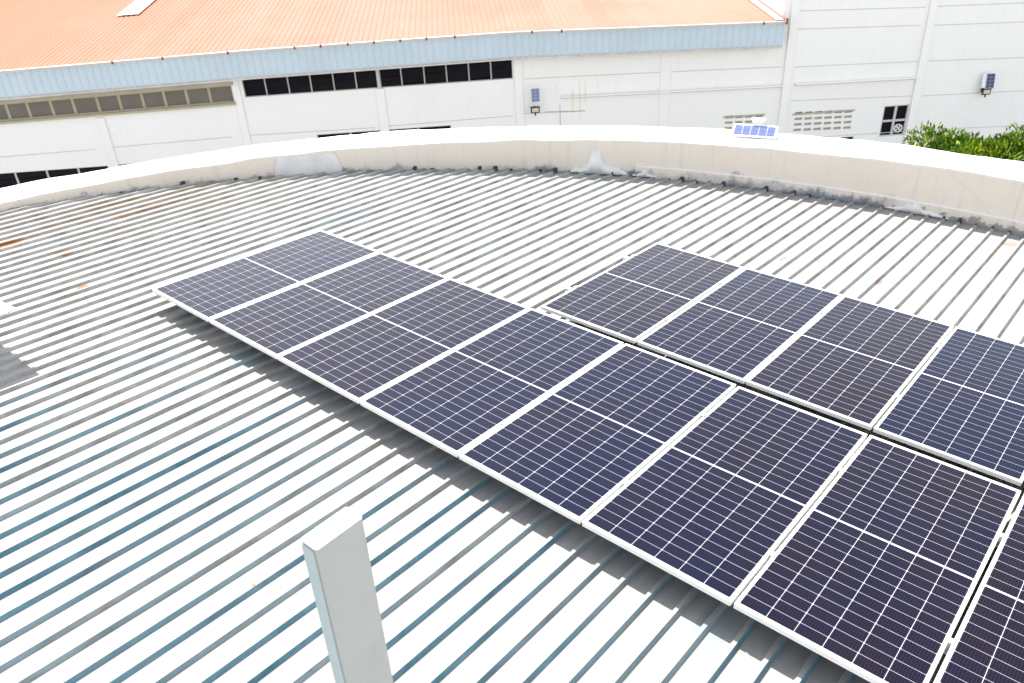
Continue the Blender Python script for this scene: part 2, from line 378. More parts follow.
# lower step of the parapet foot on the right-hand side
def roof_z(x, y):         # world height of the pan at world x,y
    n = M3 @ Vector((0, 0, 1)); return (PANZ - n.x * x - n.y * y) / n.z
def foot_band(a0, a1, th, h, mat, name, n=60, jag=.0, base=-.02, seed=1):
    mb = MB(); pr_ = None
    for i in range(n + 1):
        a = a0 + (a1 - a0) * i / n; r0 = IR + wob(a, 1)
        pin = arc_pt(IC, r0 - th, a); pout = arc_pt(IC, r0 + .02, a); z0 = roof_z(pin.x, pin.y) + base
        hh = h * (1 + jag * noise.noise(Vector((a * 40, seed, 0)))) * (min(1, .35 + 12 * min(i, n - i) / n) if jag else 1)
        L_ = [(pin.x, pin.y, z0), (pin.x, pin.y, z0 + hh - .01), (arc_pt(IC, r0 - th + .01, a).x, arc_pt(IC, r0 - th + .01, a).y, z0 + hh), (pout.x, pout.y, z0 + hh + .005), (pout.x, pout.y, z0)]
        L_ = [(p_[0] - IC.x, p_[1] - IC.y, p_[2] - GZ) for p_ in L_]
        if pr_:
            for j in range(5): mb.face([pr_[j], L_[j], L_[(j + 1) % 5], pr_[(j + 1) % 5]])
        else: mb.face(L_)
        pr_ = L_
    mb.face(pr_)
    return mb.build(name, mat, rb)
def az_of(x, y): return math.atan2(y - IC.y, x - IC.x)
kick = foot_band(az_of(1.3, 6.75), az_of(8.5, 7.5), .028, .19, MAT['parapet'], 'parapet_step', 80)
kick.location.z = -GZ
for v in kick.data.vertices: v.co.z += GZ
foot_band(az_of(-2.75, 3.35), az_of(-2.08, 4.05), .02, .30, simple('patch_render', (.62, .62, .62), .85, 0, .2, 3), 'cement_patch', 30, .10, seed=4)['label'] = 'rectangular pale cement patch at the foot of the parapet'
# white splashed cement
def splash(cx, cy, w_, h_, seed):
    mb = MB(); a_ = az_of(cx, cy); n = 60; half = w_ / 2 / IR; pr_ = None
    for i in range(n + 1):
        t = i / n; a = a_ + half - 2 * half * t; env = math.sin(math.pi * t)**.6
        hh = h_ * env * (.32 + .68 * math.exp(-((t - .45) / .13)**2)) * (1 + .9 * noise.noise(Vector((t * 9, seed * 3.3, 0)))) + .01
        r0 = IR + wob(a, 1); th = .012 + .018 * env * (1 + noise.noise(Vector((t * 14, seed * 2.2, 5))))
        pb = arc_pt(IC, r0 - th - .02, a); pt = arc_pt(IC, r0 - th * .5, a); po = arc_pt(IC, r0 + .03, a); z0 = roof_z(pb.x, pb.y) + .02
        L_ = [(pb.x, pb.y, z0), (pb.x, pb.y, z0 + hh * .45), (pt.x, pt.y, z0 + hh * .97), (po.x, po.y, z0 + hh), (po.x, po.y, z0)]
        L_ = [(p_[0] - IC.x, p_[1] - IC.y, p_[2] - GZ) for p_ in L_]
        if pr_:
            for j in range(5): mb.face([pr_[j], L_[j], L_[(j + 1) % 5], pr_[(j + 1) % 5]])
        else: mb.face(L_)
        pr_ = L_
    mb.face(pr_); return mb.build('cement_splash', MAT['cement'], rb, smooth=True)
splash(.85, 6.45, .85, .34, 1); splash(1.45, 6.75, .35, .14, 2); splash(4.95, 7.75, .8, .16, 3)

# ------------------------------------------------------------------ solar panels and their rails
S1 = [0.0, 1.031, 2.092, 3.163, 4.224, 5.296, 6.335, 7.333, 8.373]
S2 = [3.21, 4.281, 5.31, 6.323, 7.316, 8.35]
ROW2Y, L2 = 2.194, 2.0646
FR = .011
p0 = empty('solar_module')
mb = MB()                                          # aluminium frame, 35 mm deep
for (x0, y0, x1, y1) in ((0, 0, PW, FR), (0, PL - FR, PW, PL), (0, FR, FR, PL - FR), (PW - FR, FR, PW, PL - FR)):
    mb.box(x0, y0, -.034, x1, y1, 0)
mb.box(FR, FR, -.034, FR + .02, PL - FR, -.032); mb.box(PW - FR - .02, FR, -.034, PW - FR, PL - FR, -.032)
mb.build('frame', MAT['alu'], p0, bevel=.0012)
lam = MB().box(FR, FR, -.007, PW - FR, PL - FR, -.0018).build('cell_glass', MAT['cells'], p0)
MB().box(PW * .46, PL * .48, -.026, PW * .54, PL * .52, -.008).build('junction_box', MAT['black'], p0, bevel=.003)
GAP = .020
spec = []
n1 = ['frontmost solar panel at the bottom right corner, cut off by the photo edge']
labs1 = ['far-left solar panel of the long front row, its outer corner over bare roof', 'second solar panel from the left end of the long front row',
         'third solar panel from the left end of the long front row', 'fourth front-row solar panel, its far corner touching the start of the back row',
         'fifth front-row solar panel from the left, below the first panel of the back row', 'sixth front-row solar panel from the left, its near edge above the bottom centre roof',
         'large seventh front-row solar panel, nearest one seen whole, in the lower right', 'frontmost solar panel in the bottom right corner, cut off by the photo edge']
labs2 = ['leftmost solar panel of the back row, beside the bare white ribs', 'second solar panel from the left of the back row',
         'third solar panel of the back row, before the wide dark seam', 'fourth solar panel of the back row, cut off at the right edge of the photo',
         'last solar panel of the back row, just showing its corner at the right edge']
first = True
for row, (S, y0, ln, labs) in enumerate(((S1, 0, PL, labs1), (S2, ROW2Y, L2, labs2))):
    for k in range(len(S) - 1):
        o = p0 if first else copy_tree(p0); first = False
        wd = S[k + 1] - S[k] - GAP
        dz = random.uniform(-.002, .002)
        o.matrix_world = M4 @ T(S[k] + GAP / 2 if k else S[k], y0, dz) @ Matrix.Rotation(random.uniform(-.0015, .0015), 4, 'X') @ Matrix.Rotation(random.uniform(-.002, .002), 4, 'Y') @ Matrix.Diagonal((wd / PW, ln / PL, 1, 1))
        tag(o, labs[k], 'solar panel', 'solar panels mounted on the ribbed roof')

def rail(x0, x1, y, label, seams, group='mounting rails under the solar panels'):
    r = empty('mounting_rail', M4 @ T(x0, y, -.035), label, 'rail', group)
    ln = x1 - x0
    MB().box(0, -.02, -.045, ln, .02, 0).box(0, -.024, -.045, ln, .024, -.040).build('rail_bar', MAT['rail'], r, bevel=.0015)
    k = 0
    x = math.ceil((x0 + .05 - RX0) / PITCH) * PITCH + RX0
    while x < x1:
        mb = MB(); mb.box(x - x0 - .022, .0245, -.165, x - x0 + .022, .030, -.005); mb.box(x - x0 - .022, .0305, -.165, x - x0 + .022, .08, -.159)
        mb.tube((x - x0, .020, -.022), (x - x0, .042, -.022), .008, 6)
        mb.build('rail_foot', MAT['rail'], r); x += PITCH * 6; k += 1
    for s in seams:
        mb = MB().box(s - x0 - .010, -.02, .002, s - x0 + .010, .02, .034); mb.box(s - x0 - .019, -.02, .0365, s - x0 + .019, .02, .0395)
        mb.tube((s - x0, 0, .0385), (s - x0, 0, .045), .006, 6); mb.build('clamp', MAT['rail'], r, bevel=.001)
    for s in ((-.016 if x0 < 0 else 3.204),):
        MB().box(s - x0 - .004, -.02, 0, s - x0 + .010, .02, .034).box(s - x0 - .004, -.02, .0365, s - x0 + .022, .02, .0395).build('clamp', MAT['rail'], r, bevel=.001)
    return r
rail(-.15, 8.5, .50, 'aluminium rail under the near half of the front row of solar panels', S1[1:8])
rail(-.15, 8.5, 1.55, 'aluminium rail under the far half of the front row of solar panels', S1[1:8])
rail(3.10, 8.5, ROW2Y + .55, 'aluminium rail under the near half of the back panel row', S2[1:5])
rail(3.10, 8.5, ROW2Y + 1.58, 'aluminium rail under the far half of the back panel row', S2[1:5])
# cable and plug connectors in the gap where the back row begins
cab = empty('solar_cable', M4 @ T(3.2, 2.14, -.03), 'black cable with two plugs in the gap where the back row starts', 'cable')
pts = [Vector((.02 + .12 * i, .004 * math.sin(i * 2.1), -.012 - .010 * math.sin(i * 1.3)**2)) for i in range(9)]
MB().path(pts, .0035).build('wire', MAT['black'], cab)
for x in (.16, .30): MB().tube((x, 0, -.002), (x + .07, .003, -.004), .009, 8).build('plug_connector', MAT['black'], cab)

# ------------------------------------------------------------------ foreground post
zb = roof_z(6.04, -2.16)
post = empty('steel_post', T(6.034, -2.158, zb), 'white rectangular steel post standing upright in the lower foreground', 'post')
ph = 1.912 - zb; hw, hd = .037, .084
mb = MB()
Rr = .010; loop = []
for (cx, cy, a0) in ((hw - Rr, hd - Rr, 0), (-hw + Rr, hd - Rr, 90), (-hw + Rr, -hd + Rr, 180), (hw - Rr, -hd + Rr, 270)):
    for i in range(5):
        a = R_(a0 + i * 22.5); loop.append((cx + Rr * math.cos(a), cy + Rr * math.sin(a)))
mb.hexa([(x, y, 0) for x, y in loop], [(x, y, ph - .006) for x, y in loop]); mb.build('tube', MAT['post'], post)
# folded lip on the narrow side, its bluish sky reflection put into the paint colour
MB().box(-hw + .006, -hd - .004, 0, hw - .012, -hd - .0005, ph - .012).build('side_strip', MAT['postside'], post, bevel=.0015)
MB().hexa([(x * 1.01, y * 1.006, ph - .0055) for x, y in loop], [(x, y, ph) for x, y in loop]).build('end_cap', MAT['white'], post, bevel=.002)
MB().box(-.09, -.13, .0, .09, .13, .010).build('base_plate', MAT['galv'], post, bevel=.002)

# ------------------------------------------------------------------ things at the left edge of the roof
sh = MB().box(-.9, -.10, 0, 0, .10, .004)
so_ = sh.build('metal_sheet', MAT['white'], None, bevel=.001)
so_.matrix_world = M4 @ T(-1.02, -1.03, CREST + .004) @ Matrix.Rotation(R_(6), 4, 'Z')
tag(so_, 'small flat white metal sheet lying on the ribs at the left edge', 'metal sheet')
h_ = 1.25
caster = empty('shadow_caster', M4 @ T(-1.15, -1.75, PANZ), 'added flat-capped metal shape out of view whose square shadow falls on the ribs', 'shadow caster')  # unseen added shape, placed to cast the shadow patch at the left
xt, yt = .42 - .68 * h_, -1.31 + .29 * h_
cx0, cy0 = xt + 1.15, yt + 1.75
MB().box(cx0 - 1.1, cy0 - 1.1, h_ + .032 - .03, cx0, cy0, h_ + .032).build('caster_cap', MAT['galv'], caster, bevel=.004)
MB().box(-.3, -.3, 0, .1, .1, .75).build('caster_base', MAT['galv'], caster, bevel=.004)
for sx in (-.29, .08):
    for sy in (-.29, .08): MB().box(sx, sy, .752, sx + .02, sy + .02, h_ + .001).build('caster_bracket', MAT['galv'], caster)

# ------------------------------------------------------------------ factory across the yard, 36 m away
X0 = Vector((-15.531082, 23.309712, 0)); BROT = Matrix.Rotation(R_(45), 4, 'Z')
BM = T(X0.x, X0.y, 0) @ BROT; BINV = BM.inverted()
def ray(u, v): return (RIGHT * ((u - 512) / F_PX) + DOWN * ((v - 341.5) / F_PX) + FWD)
def wp(u, v, d=0.):
    """point of the facade (metres along it, height) that stands at this place of the photograph"""
    o = BINV @ CAM; r = BINV.to_3x3() @ ray(u, v); t = (d - o.y) / r.y; p = o + r * t; return p.x, p.z
class Line:
    def __init__(s, pts): s.p = sorted(wp(u, v) for u, v in pts)
    def __call__(s, x):
        p = s.p
        for i in range(len(p) - 1):
            if x <= p[i + 1][0] or i == len(p) - 2:
                t = (x - p[i][0]) / (p[i + 1][0] - p[i][0]); return p[i][1] + (p[i + 1][1] - p[i][1]) * t
fT = Line([(0, 69), (256, 47.5), (512, 30), (785, 19.5)]); fB = Line([(0, 96), (231, 76.5), (512, 55.5), (783, 44)])
SB = wp(784, 60)[0]                    # where the taller block begins
SL, SR = -32., 34.
fac = empty('factory_building', BM, 'long white factory hall with orange metal roof and pale blue fascia across the yard', 'building')
blk = empty('tall_block', BM, 'taller plain white block of the factory at the right, joining the orange-roofed hall', 'building')

# openings: (s0, s1, bottom z, top z functions)
wl_t = Line([(0, 104), (231, 85)]); wl_b = Line([(0, 121.5), (231, 102.5)])
wm_t = Line([(241, 78.5), (512, 57.6)]); wm_b = Line([(244, 97.6), (512, 78.8)])
lo_t = Line([(0, 173.4), (107, 165.6), (163, 160.5)]); lo2_t = Line([(316.5, 134.6), (451, 125)])
cut = []
def S_at(u, v): return wp(u, v)[0]
left_edges = [-31.2, -30.1, -29, -27.9, -26.8, -25.6, -24.5, -23.4, -22.3, -21.2] if False else []
ledge = [S_at(u, v) for u, v in ((4, 103), (25, 101.5), (48.5, 99.5), (70.6, 98), (95, 96), (117, 94.3), (140, 92.5), (162, 90.5), (184.5, 89), (207.4, 87), (231, 85))]
step = ledge[1] - ledge[0]
while ledge[0] > SL + 2: ledge.insert(0, ledge[0] - step)
medge = [S_at(u, v) for u, v in ((241, 78), (263.3, 76.5), (286.2, 75), (308.7, 73), (331.6, 71.5), (354.1, 70), (377, 68), (400, 66), (423, 64.5), (445.5, 63), (468, 61.5), (490.3, 60), (512, 58))]
l1 = [S_at(u, v) for u, v in ((14, 173), (45.7, 171), (77, 168), (107.6, 165.6))]
while l1[0] > SL + 2: l1.insert(0, l1[0] - (l1[-1] - l1[-2]))
l2 = [S_at(u, v) for u, v in ((118, 164.3), (150, 161.5), (182, 158.5), (214, 156))]
l3 = [S_at(u, v) for u, v in ((316.5, 134.6), (350, 132), (384, 129.5), (418, 127.2), (451, 125))]
LOH = 1.6
def opening(s0, s1, zb0, zb1, zt0, zt1, mb): mb.hexa([(s0, -.4, zb0), (s1, -.4, zb1), (s1, -.4, zt1), (s0, -.4, zt0)], [(s0, .8, zb0), (s1, .8, zb1), (s1, .8, zt1), (s0, .8, zt0)])
cm = MB()
opening(ledge[0], ledge[-1], wl_b(ledge[0]), wl_b(ledge[-1]), wl_t(ledge[0]), wl_t(ledge[-1]), cm)
opening(medge[0], medge[-1], wm_b(medge[0]), wm_b(medge[-1]), wm_t(medge[0]), wm_t(medge[-1]), cm)
for l_, f_ in ((l1, lo_t), (l2, lo_t), (l3, lo2_t)): opening(l_[0], l_[-1], f_(l_[0]) - LOH, f_(l_[-1]) - LOH, f_(l_[0]), f_(l_[-1]), cm)
def cutwall(name, mb_, cutter, parent):
    o = mb_.build(name, MAT['wall'], parent)
    c = cutter.build('cutter', MAT['wall'])
    c.matrix_world = BM
    bpy.context.view_layer.update()
    b = o.modifiers.new('b', 'BOOLEAN'); b.operation = 'DIFFERENCE'; b.object = c; b.solver = 'EXACT'
    bpy.context.view_layer.update()
    me = bpy.data.meshes.new_from_object(o.evaluated_get(bpy.context.evaluated_depsgraph_get()))
    o.modifiers.clear(); o.data = me; bpy.data.objects.remove(c); return o
# hall wall: its top follows the fascia
ss = [SL, -20.3, -10.4, 0, SB - .282]
wmb = MB(); wmb.hexa([(s, 0, GZ) for s in ss] + [(s, 0, fB(s) + .15) for s in reversed(ss)], [(s, .25, GZ) for s in ss] + [(s, .25, fB(s) + .15) for s in reversed(ss)])
cutwall('wall', wmb, cm, fac)
DEP = 30.; TAN = math.tan(R_(4.85))
MB().box(SL, .26, GZ, SL + .2, DEP, -4.2).box(SL, DEP, GZ, SB - .3, DEP + .2, -2.6).build('rear_wall', MAT['wall'], fac)
MB().box(SL + .21, 8, GZ + .1, SB - .3, 8.1, -3.3).build('inner_partition', MAT['slat'], fac)
# orange roof: trapezoid ribs running up the slope
ox = -.45                               # eave overhang
mb = MB(); s = SL - .5; RP = .235
pf = []
while s < SB - .38:
    pf += [(s, 0), (s + RP * .55, 0), (s + RP * .68, .026), (s + RP * .84, .026)]; s += RP
for (a, za), (b, zb_) in zip(pf, pf[1:]):
    mb.face([(a, ox, fT(a) + za), (b, ox, fT(b) + zb_), (b, DEP, fT(b) + zb_ + DEP * TAN), (a, DEP, fT(a) + za + DEP * TAN)])
rf = mb.build('orange_roof', MAT['orange'], fac, fix=False)
e1 = pf[-1][0]
def strip(sa, sb, z_, y0, y1, mat, name, parent):
    m_ = MB(); m_.hexa([(sa, y0, fT(sa) + z_ + (y0 - ox) * TAN), (sb, y0, fT(sb) + z_ + (y0 - ox) * TAN), (sb, y1, fT(sb) + z_ + (y1 - ox) * TAN), (sa, y1, fT(sa) + z_ + (y1 - ox) * TAN)],
                       [(sa, y0, fT(sa) + z_ + .03 + (y0 - ox) * TAN), (sb, y0, fT(sb) + z_ + .03 + (y0 - ox) * TAN), (sb, y1, fT(sb) + z_ + .03 + (y1 - ox) * TAN), (sa, y1, fT(sa) + z_ + .03 + (y1 - ox) * TAN)])
    return m_.build(name, mat, parent)
strip(e1 - .5, SB - .3, .06, ox - .02, DEP, MAT['white'], 'roof_flashing', fac)
strip(SB - .42, SB - .30, .095, ox - .03, DEP, MAT['redpaint'], 'red_flashing', fac)
# translucent roof sheets
def sky_sheet(u0, v0, wd, ln, nm='skylight_sheet'):
    o_ = BINV @ CAM; r = BINV.to_3x3() @ ray(u0, v0)
    # ray against the roof slope
    s_, t = 0, 0
    for _ in range(30):
        p = o_ + r * t; zr = fT(p.x) + (p.y - ox) * TAN + .05; t += (zr - p.z) / (r.z - r.y * TAN) if abs(r.z - r.y * TAN) > 1e-6 else 0
    p = o_ + r * t; strip(p.x, p.x + wd, .052, p.y, p.y + ln, MAT['skylight'], nm, fac)
sky_sheet(117, 16, 1.0, 8)
# fascia of ribbed sheet, gutter lip, brackets
mb = MB(); s = SL - .5; pf = []; FP = .30
while s < SB - .3: pf += [(s, 0.), (s + FP * .70, 0.), (s + FP * .80, .035), (s + FP * .90, .035)]; s += FP
for (a, da), (b, db) in zip(pf, pf[1:]):
    mb.face([(a, ox - da, fB(a)), (b, ox - db, fB(b)), (b, ox - db, fT(b) - .06), (a, ox - da, fT(a) - .06)])
mb.build('fascia', MAT['fascia'], fac, fix=False)
e2 = pf[-1][0]
def along(y0, y1, f0, f1, mat, name, s0=SL - .5, s1=None, parent=None):
    s1 = e2 if s1 is None else s1; m_ = MB(); ks = [s0] + [x for x in (-20.3, -10.4, 0.) if s0 < x < s1] + [s1]
    for a, b in zip(ks, ks[1:]):
        m_.hexa([(a, y0, f0(a)), (b, y0, f0(b)), (b, y0, f1(b)), (a, y0, f1(a))], [(a, y1, f0(a)), (b, y1, f0(b)), (b, y1, f1(b)), (a, y1, f1(a))])
    return m_.build(name, mat, parent or fac)
along(ox - .16, ox - .04, lambda x: fT(x) - .06, lambda x: fT(x) + .03, MAT['gutter'], 'gutter')
along(ox - .055, ox - .03, lambda x: fB(x) - .07, lambda x: fB(x) - .01, MAT['joint'], 'drip_edge')
along(ox - .02, -.01, lambda x: fB(x) - .005, lambda x: fB(x) + .045, MAT['gutter'], 'soffit')
s = SL; k = 0
bx = [S_at(u, 40) for u in (112, 163, 229, 296, 322, 349, 375, 401, 427, 455, 531, 560, 757)]
for s in bx: MB().box(s - .035, ox - .175, fT(s) - .07, s + .035, ox - .161, fT(s) + .05).build('gutter_bracket', MAT['brownmetal'], fac)
MB().box(e2 - .02, ox - .22, fT(e2) - .08, e2 + .05, ox - .165, fT(e2) + .16).build('downpipe_head', MAT['brownmetal'], fac)
# beige lintel and window bays on the left
along(-.10, -.003, lambda x: wl_t(x) + .012, lambda x: fB(x) + .0, MAT['lintel'], 'window_lintel', SL + .1, ledge[-1] + .10)
along(-.12, -.003, lambda x: wl_b(x) - .09, lambda x: wl_b(x) - .0, MAT['beige'], 'window_sill', SL + .1, ledge[-1] + .06)
def bay(s0, s1, zb_, zt_, kind, fr=.045, y=.06):
    """one framed bay set back in its opening"""
    a, b = s0 + .004, s1 - .004
    m_ = MB(); zb0, zb1, zt0, zt1 = zb_(a) + .003, zb_(b) + .003, zt_(a) - .003, zt_(b) - .003
    def bar(p, q, r_, t_): m_.hexa([(p[0], y, p[1]), (q[0], y, q[1]), (r_[0], y, r_[1]), (t_[0], y, t_[1])], [(p[0], y + .05, p[1]), (q[0], y + .05, q[1]), (r_[0], y + .05, r_[1]), (t_[0], y + .05, t_[1])])
    bar((a, zb0), (a + fr, zb0), (a + fr, zt0), (a, zt0)); bar((b - fr, zb1), (b, zb1), (b, zt1), (b - fr, zt1))
    bar((a + fr + .001, zb0), (b - fr - .001, zb1), (b - fr - .001, zb1 + fr), (a + fr + .001, zb0 + fr)); bar((a + fr + .001, zt0 - fr), (b - fr - .001, zt1 - fr), (b - fr - .001, zt1), (a + fr + .001, zt0))
    w_ = m_.build('window', MAT['beige'] if kind == 'beige' else MAT['mull'], fac)
    p = MB()
    if kind == 'beige':
        p.hexa([(a + fr, y + .02, zb0 + fr), (b - fr, y + .02, zb1 + fr), (b - fr, y + .02, zt1 - fr), (a + fr, y + .02, zt0 - fr)], [(a + fr, y + .03, zb0 + fr), (b - fr, y + .03, zb1 + fr), (b - fr, y + .03, zt1 - fr), (a + fr, y + .03, zt0 - fr)])
        p.build('pane', MAT['greyglass'], w_)
    else:
        n = 6; H0, H1 = zt0 - zb0 - 2 * fr, zt1 - zb1 - 2 * fr
        for i in range(n):
            if kind == 'black' and random.random() < .06: continue
            q0, q1 = zb0 + fr + H0 * i / n, zb1 + fr + H1 * i / n; h0, h1 = H0 / n * .86, H1 / n * .86; A_ = a + fr + .002; B_ = b - fr - .002
            tl = random.uniform(.02, .05)
            p.hexa([(A_, y + .006, q0), (B_, y + .006, q1), (B_, y + .006 + tl, q1 + h1), (A_, y + .006 + tl, q0 + h0)], [(A_, y + .012, q0), (B_, y + .012, q1), (B_, y + .012 + tl, q1 + h1), (A_, y + .012 + tl, q0 + h0)])
        p.build('louvre', MAT['slat'], w_)
        MB().hexa([(a + .01, y + .12, zb0 + .01), (b - .01, y + .12, zb1 + .01), (b - .01, y + .12, zt1 - .01), (a + .01, y + .12, zt0 - .01)], [(a + .01, y + .13, zb0 + .01), (b - .01, y + .13, zb1 + .01), (b - .01, y + .13, zt1 - .01), (a + .01, y + .13, zt0 - .01)]).build('pane', MAT['dark'], w_)
for a, b in zip(ledge, ledge[1:]): bay(a, b, wl_b, wl_t, 'beige', .05)
for i, (a, b) in enumerate(zip(medge, medge[1:])): bay(a + (.06 if i == 6 else 0), b - (.06 if i == 5 else 0), wm_b, wm_t, 'black', .020)
MB().box(medge[6] - .058, -.02, wm_b(medge[6]) + .012, medge[6] + .058, .05, wm_t(medge[6]) - .012).build('mullion', MAT['mull'], fac)
for l_, f_ in ((l1, lo_t), (l2, lo_t), (l3, lo2_t)):
    for a, b in zip(l_, l_[1:]): bay(a, b, (lambda x, f_=f_: f_(x) - LOH), f_, 'black', .035)
# pilasters
def pil(sa, sb, zt_, parent, y=-.07):
    MB().box(sa, y, GZ, sb, -.003, zt_).build('pilaster', MAT['wall'], parent, bevel=.012)
for ua, ub, v, top in ((97, 104.5, 118, lambda a: wl_b(a) - .18), (233, 240, 90, lambda a: fB(a) - .02), (375.5, 384.5, 92, lambda a: wm_b(a) - .02), (514, 522, 70, lambda a: fB(a) - .02),
                       (661, 671, 60, lambda a: fB(a) - .02)):
    sa, sb = S_at(ua, v), S_at(ub, v); pil(sa, sb, top(sa), fac, -.06 if v != 60 else -.03)
# ---- tall block
B0 = SB - .28; TOPZ = 6.5
wins = [((885.5, 106), (906, 135)), ]
c2 = MB()
def pxbox(u0, v0, u1, v1):
    a = wp(u0, v0); b = wp(u1, v1); return a[0], b[1], b[0], a[1]      # s0, z0, s1, z1
fw = pxbox(884.5, 106, 903.8, 135)
opening(fw[0], fw[2], fw[1], fw[1], fw[3], fw[3], c2)
slots = []
for (u0, u1, n, rows) in ((794, 853.5, 6, (113.6, 119.2, 124.7, 130.2)), (724.5, 784, 6, (117.2, 123, 128.5))):
    for j, v in enumerate(rows):
        for i in range(n):
            ua = u0 + (u1 - u0) * (i + .12) / n; ub = u0 + (u1 - u0) * (i + .86) / n; uu = (ua + ub) / 2
            vv = v - (uu - u0) * .045 - (v - 113) * 0.0
            if u0 < 790 and i > 3: continue
            p_ = pxbox(ua - j * .5, vv - 1.1, ub - j * .5, vv + (1.2 if j == 0 else .9)); slots.append((p_, u0))
c1 = MB()
for p_, u0 in slots: opening(p_[0], p_[2], p_[1], p_[1], p_[3], p_[3], c2 if u0 > 790 else c1)
dw = pxbox(841, 137.5, 853, 142)
opening(dw[0], dw[2], dw[1] - .6, dw[1] - .6, dw[3], dw[3], c2)
bw = MB().box(B0, 0, GZ, SR, .25, TOPZ)
cutwall('wall', bw, c2, blk)
MB().box(B0, .26, GZ, B0 + .25, DEP, TOPZ).build('side_wall', MAT['wall'], blk)
MB().box(B0, -.05, TOPZ + .003, SR, DEP, TOPZ + .2).build('roof', MAT['wall'], blk)
MB().box(B0 + .3, 1.2, GZ, SR, 1.3, -3.).build('inner_partition', MAT['slat'], blk)
# hall grille lives in the hall wall
hw_ = [o for o in fac.children if o.name == 'wall'][0]
cc = c1.build('cutter', MAT['wall']); cc.matrix_world = BM; bpy.context.view_layer.update()
b_ = hw_.modifiers.new('b', 'BOOLEAN'); b_.operation = 'DIFFERENCE'; b_.object = cc; b_.solver = 'EXACT'; bpy.context.view_layer.update()
me = bpy.data.meshes.new_from_object(hw_.evaluated_get(bpy.context.evaluated_depsgraph_get())); hw_.modifiers.clear(); hw_.data = me; bpy.data.objects.remove(cc)
for u0, u1, v, par in ((794, 853.5, 113.6, blk), (724.5, 764, 117.2, fac)):
    a = pxbox(u0 - 1, v - 3, u1 + 1, v - 1.7 - (1.5 if u0 < 790 else 2.2)); MB().box(a[0], -.03, a[1] - .05, a[2], -.003, a[1] + .02).build('vent_lintel', MAT['lintel'], par)
for (ua, va, ub, vb, par) in ((792, 110, 855, 134, blk), (723, 114, 786, 132, fac)):
    a = pxbox(ua, va, ub, vb); MB().box(a[0], .10, a[1] - .1, a[2], .12, a[3] + .1).build('vent_backing', MAT['lintel'], par)
pil(S_at(785, 60) , S_at(793, 60), TOPZ - .01, blk, -.09)
pil(S_at(919, 60), S_at(926, 60), TOPZ - .01, blk, -.09)
# joints between the precast panels: narrow shadow-gap strips
def joint(pts, parent, hgt=.035, y=-.012, mat='joint'):
    f_ = Line(pts); s0, s1 = wp(*pts[0])[0], wp(*pts[-1])[0]
    m_ = MB(); m_.hexa([(s0, y, f_(s0) - hgt / 2), (s1, y, f_(s1) - hgt / 2), (s1, y, f_(s1) + hgt / 2), (s0, y, f_(s0) + hgt / 2)], [(s0, -.002, f_(s0) - hgt / 2), (s1, -.002, f_(s1) - hgt / 2), (s1, -.002, f_(s1) + hgt / 2), (s0, -.002, f_(s0) + hgt / 2)])
    return m_.build('panel_joint', MAT[mat], parent)
for pts in ([(-60, 163), (0, 157), (96, 149.2)][1:], [(-90, 166), (-1, 157.2)], [(106.5, 147.8), (232.5, 136.9)], [(242.5, 135.8), (300, 131), (375, 127.6)][::2], [(386, 126.3), (513, 115.7)], [(524, 113.6), (585, 110.7)],
            [(524, 79), (567, 76.7)], [(568, 76.6), (660, 72.3)], [(671, 71.8), (782, 66.8)]): joint(pts, fac, .028)
for pts in ([(796, 11), (925, 7.2)], [(937, 6.2), (1030, 2.5)], [(795, 29.3), (921, 25.2)], [(931, 25.4), (1030, 21.6)], [(794, 67), (917.5, 61.3)], [(928, 61), (1030, 57.2)],
            [(791, 100.7), (911, 96)], [(922, 95.8), (1030, 90.2)], [(789, 139), (908, 131)], [(919, 130), (1030, 125)]): joint(pts, blk, .027)
# pipe ledge running across both walls
def ledge_pipe(pts, parent):
    f_ = Line(pts); s0, s1 = wp(*pts[0])[0], wp(*pts[-1])[0]
    m_ = MB().hexa([(s0, -.16, f_(s0) - .03), (s1, -.16, f_(s1) - .03), (s1, -.16, f_(s1) + .03), (s0, -.16, f_(s0) + .03)], [(s0, -.002, f_(s0) - .03), (s1, -.002, f_(s1) - .03), (s1, -.002, f_(s1) + .03), (s0, -.002, f_(s0) + .03)])
    m_.build('pipe_ledge', MAT['wall'], parent, bevel=.01)
    m_ = MB().hexa([(s0, -.011, f_(s0) - .08), (s1, -.011, f_(s1) - .08), (s1, -.011, f_(s1) - .032), (s0, -.011, f_(s0) - .032)], [(s0, -.002, f_(s0) - .08), (s1, -.002, f_(s1) - .08), (s1, -.002, f_(s1) - .032), (s0, -.002, f_(s0) - .032)])
    m_.build('ledge_joint', MAT['lintel'], parent)
ledge_pipe([(561, 96.6), (640, 92.4), (767, 86), (783, 85.3)][::3], fac); ledge_pipe([(795, 84), (918, 77.2)], blk)
joint([(545, 112), (585, 110.8)], fac, .03, mat='lintel'); 
s_ = S_at(560, 110); MB().box(s_ - .02, -.012, GZ + 2, s_ + .02, -.002, fT(s_) - 3.1).build('panel_joint', MAT['joint'], fac)
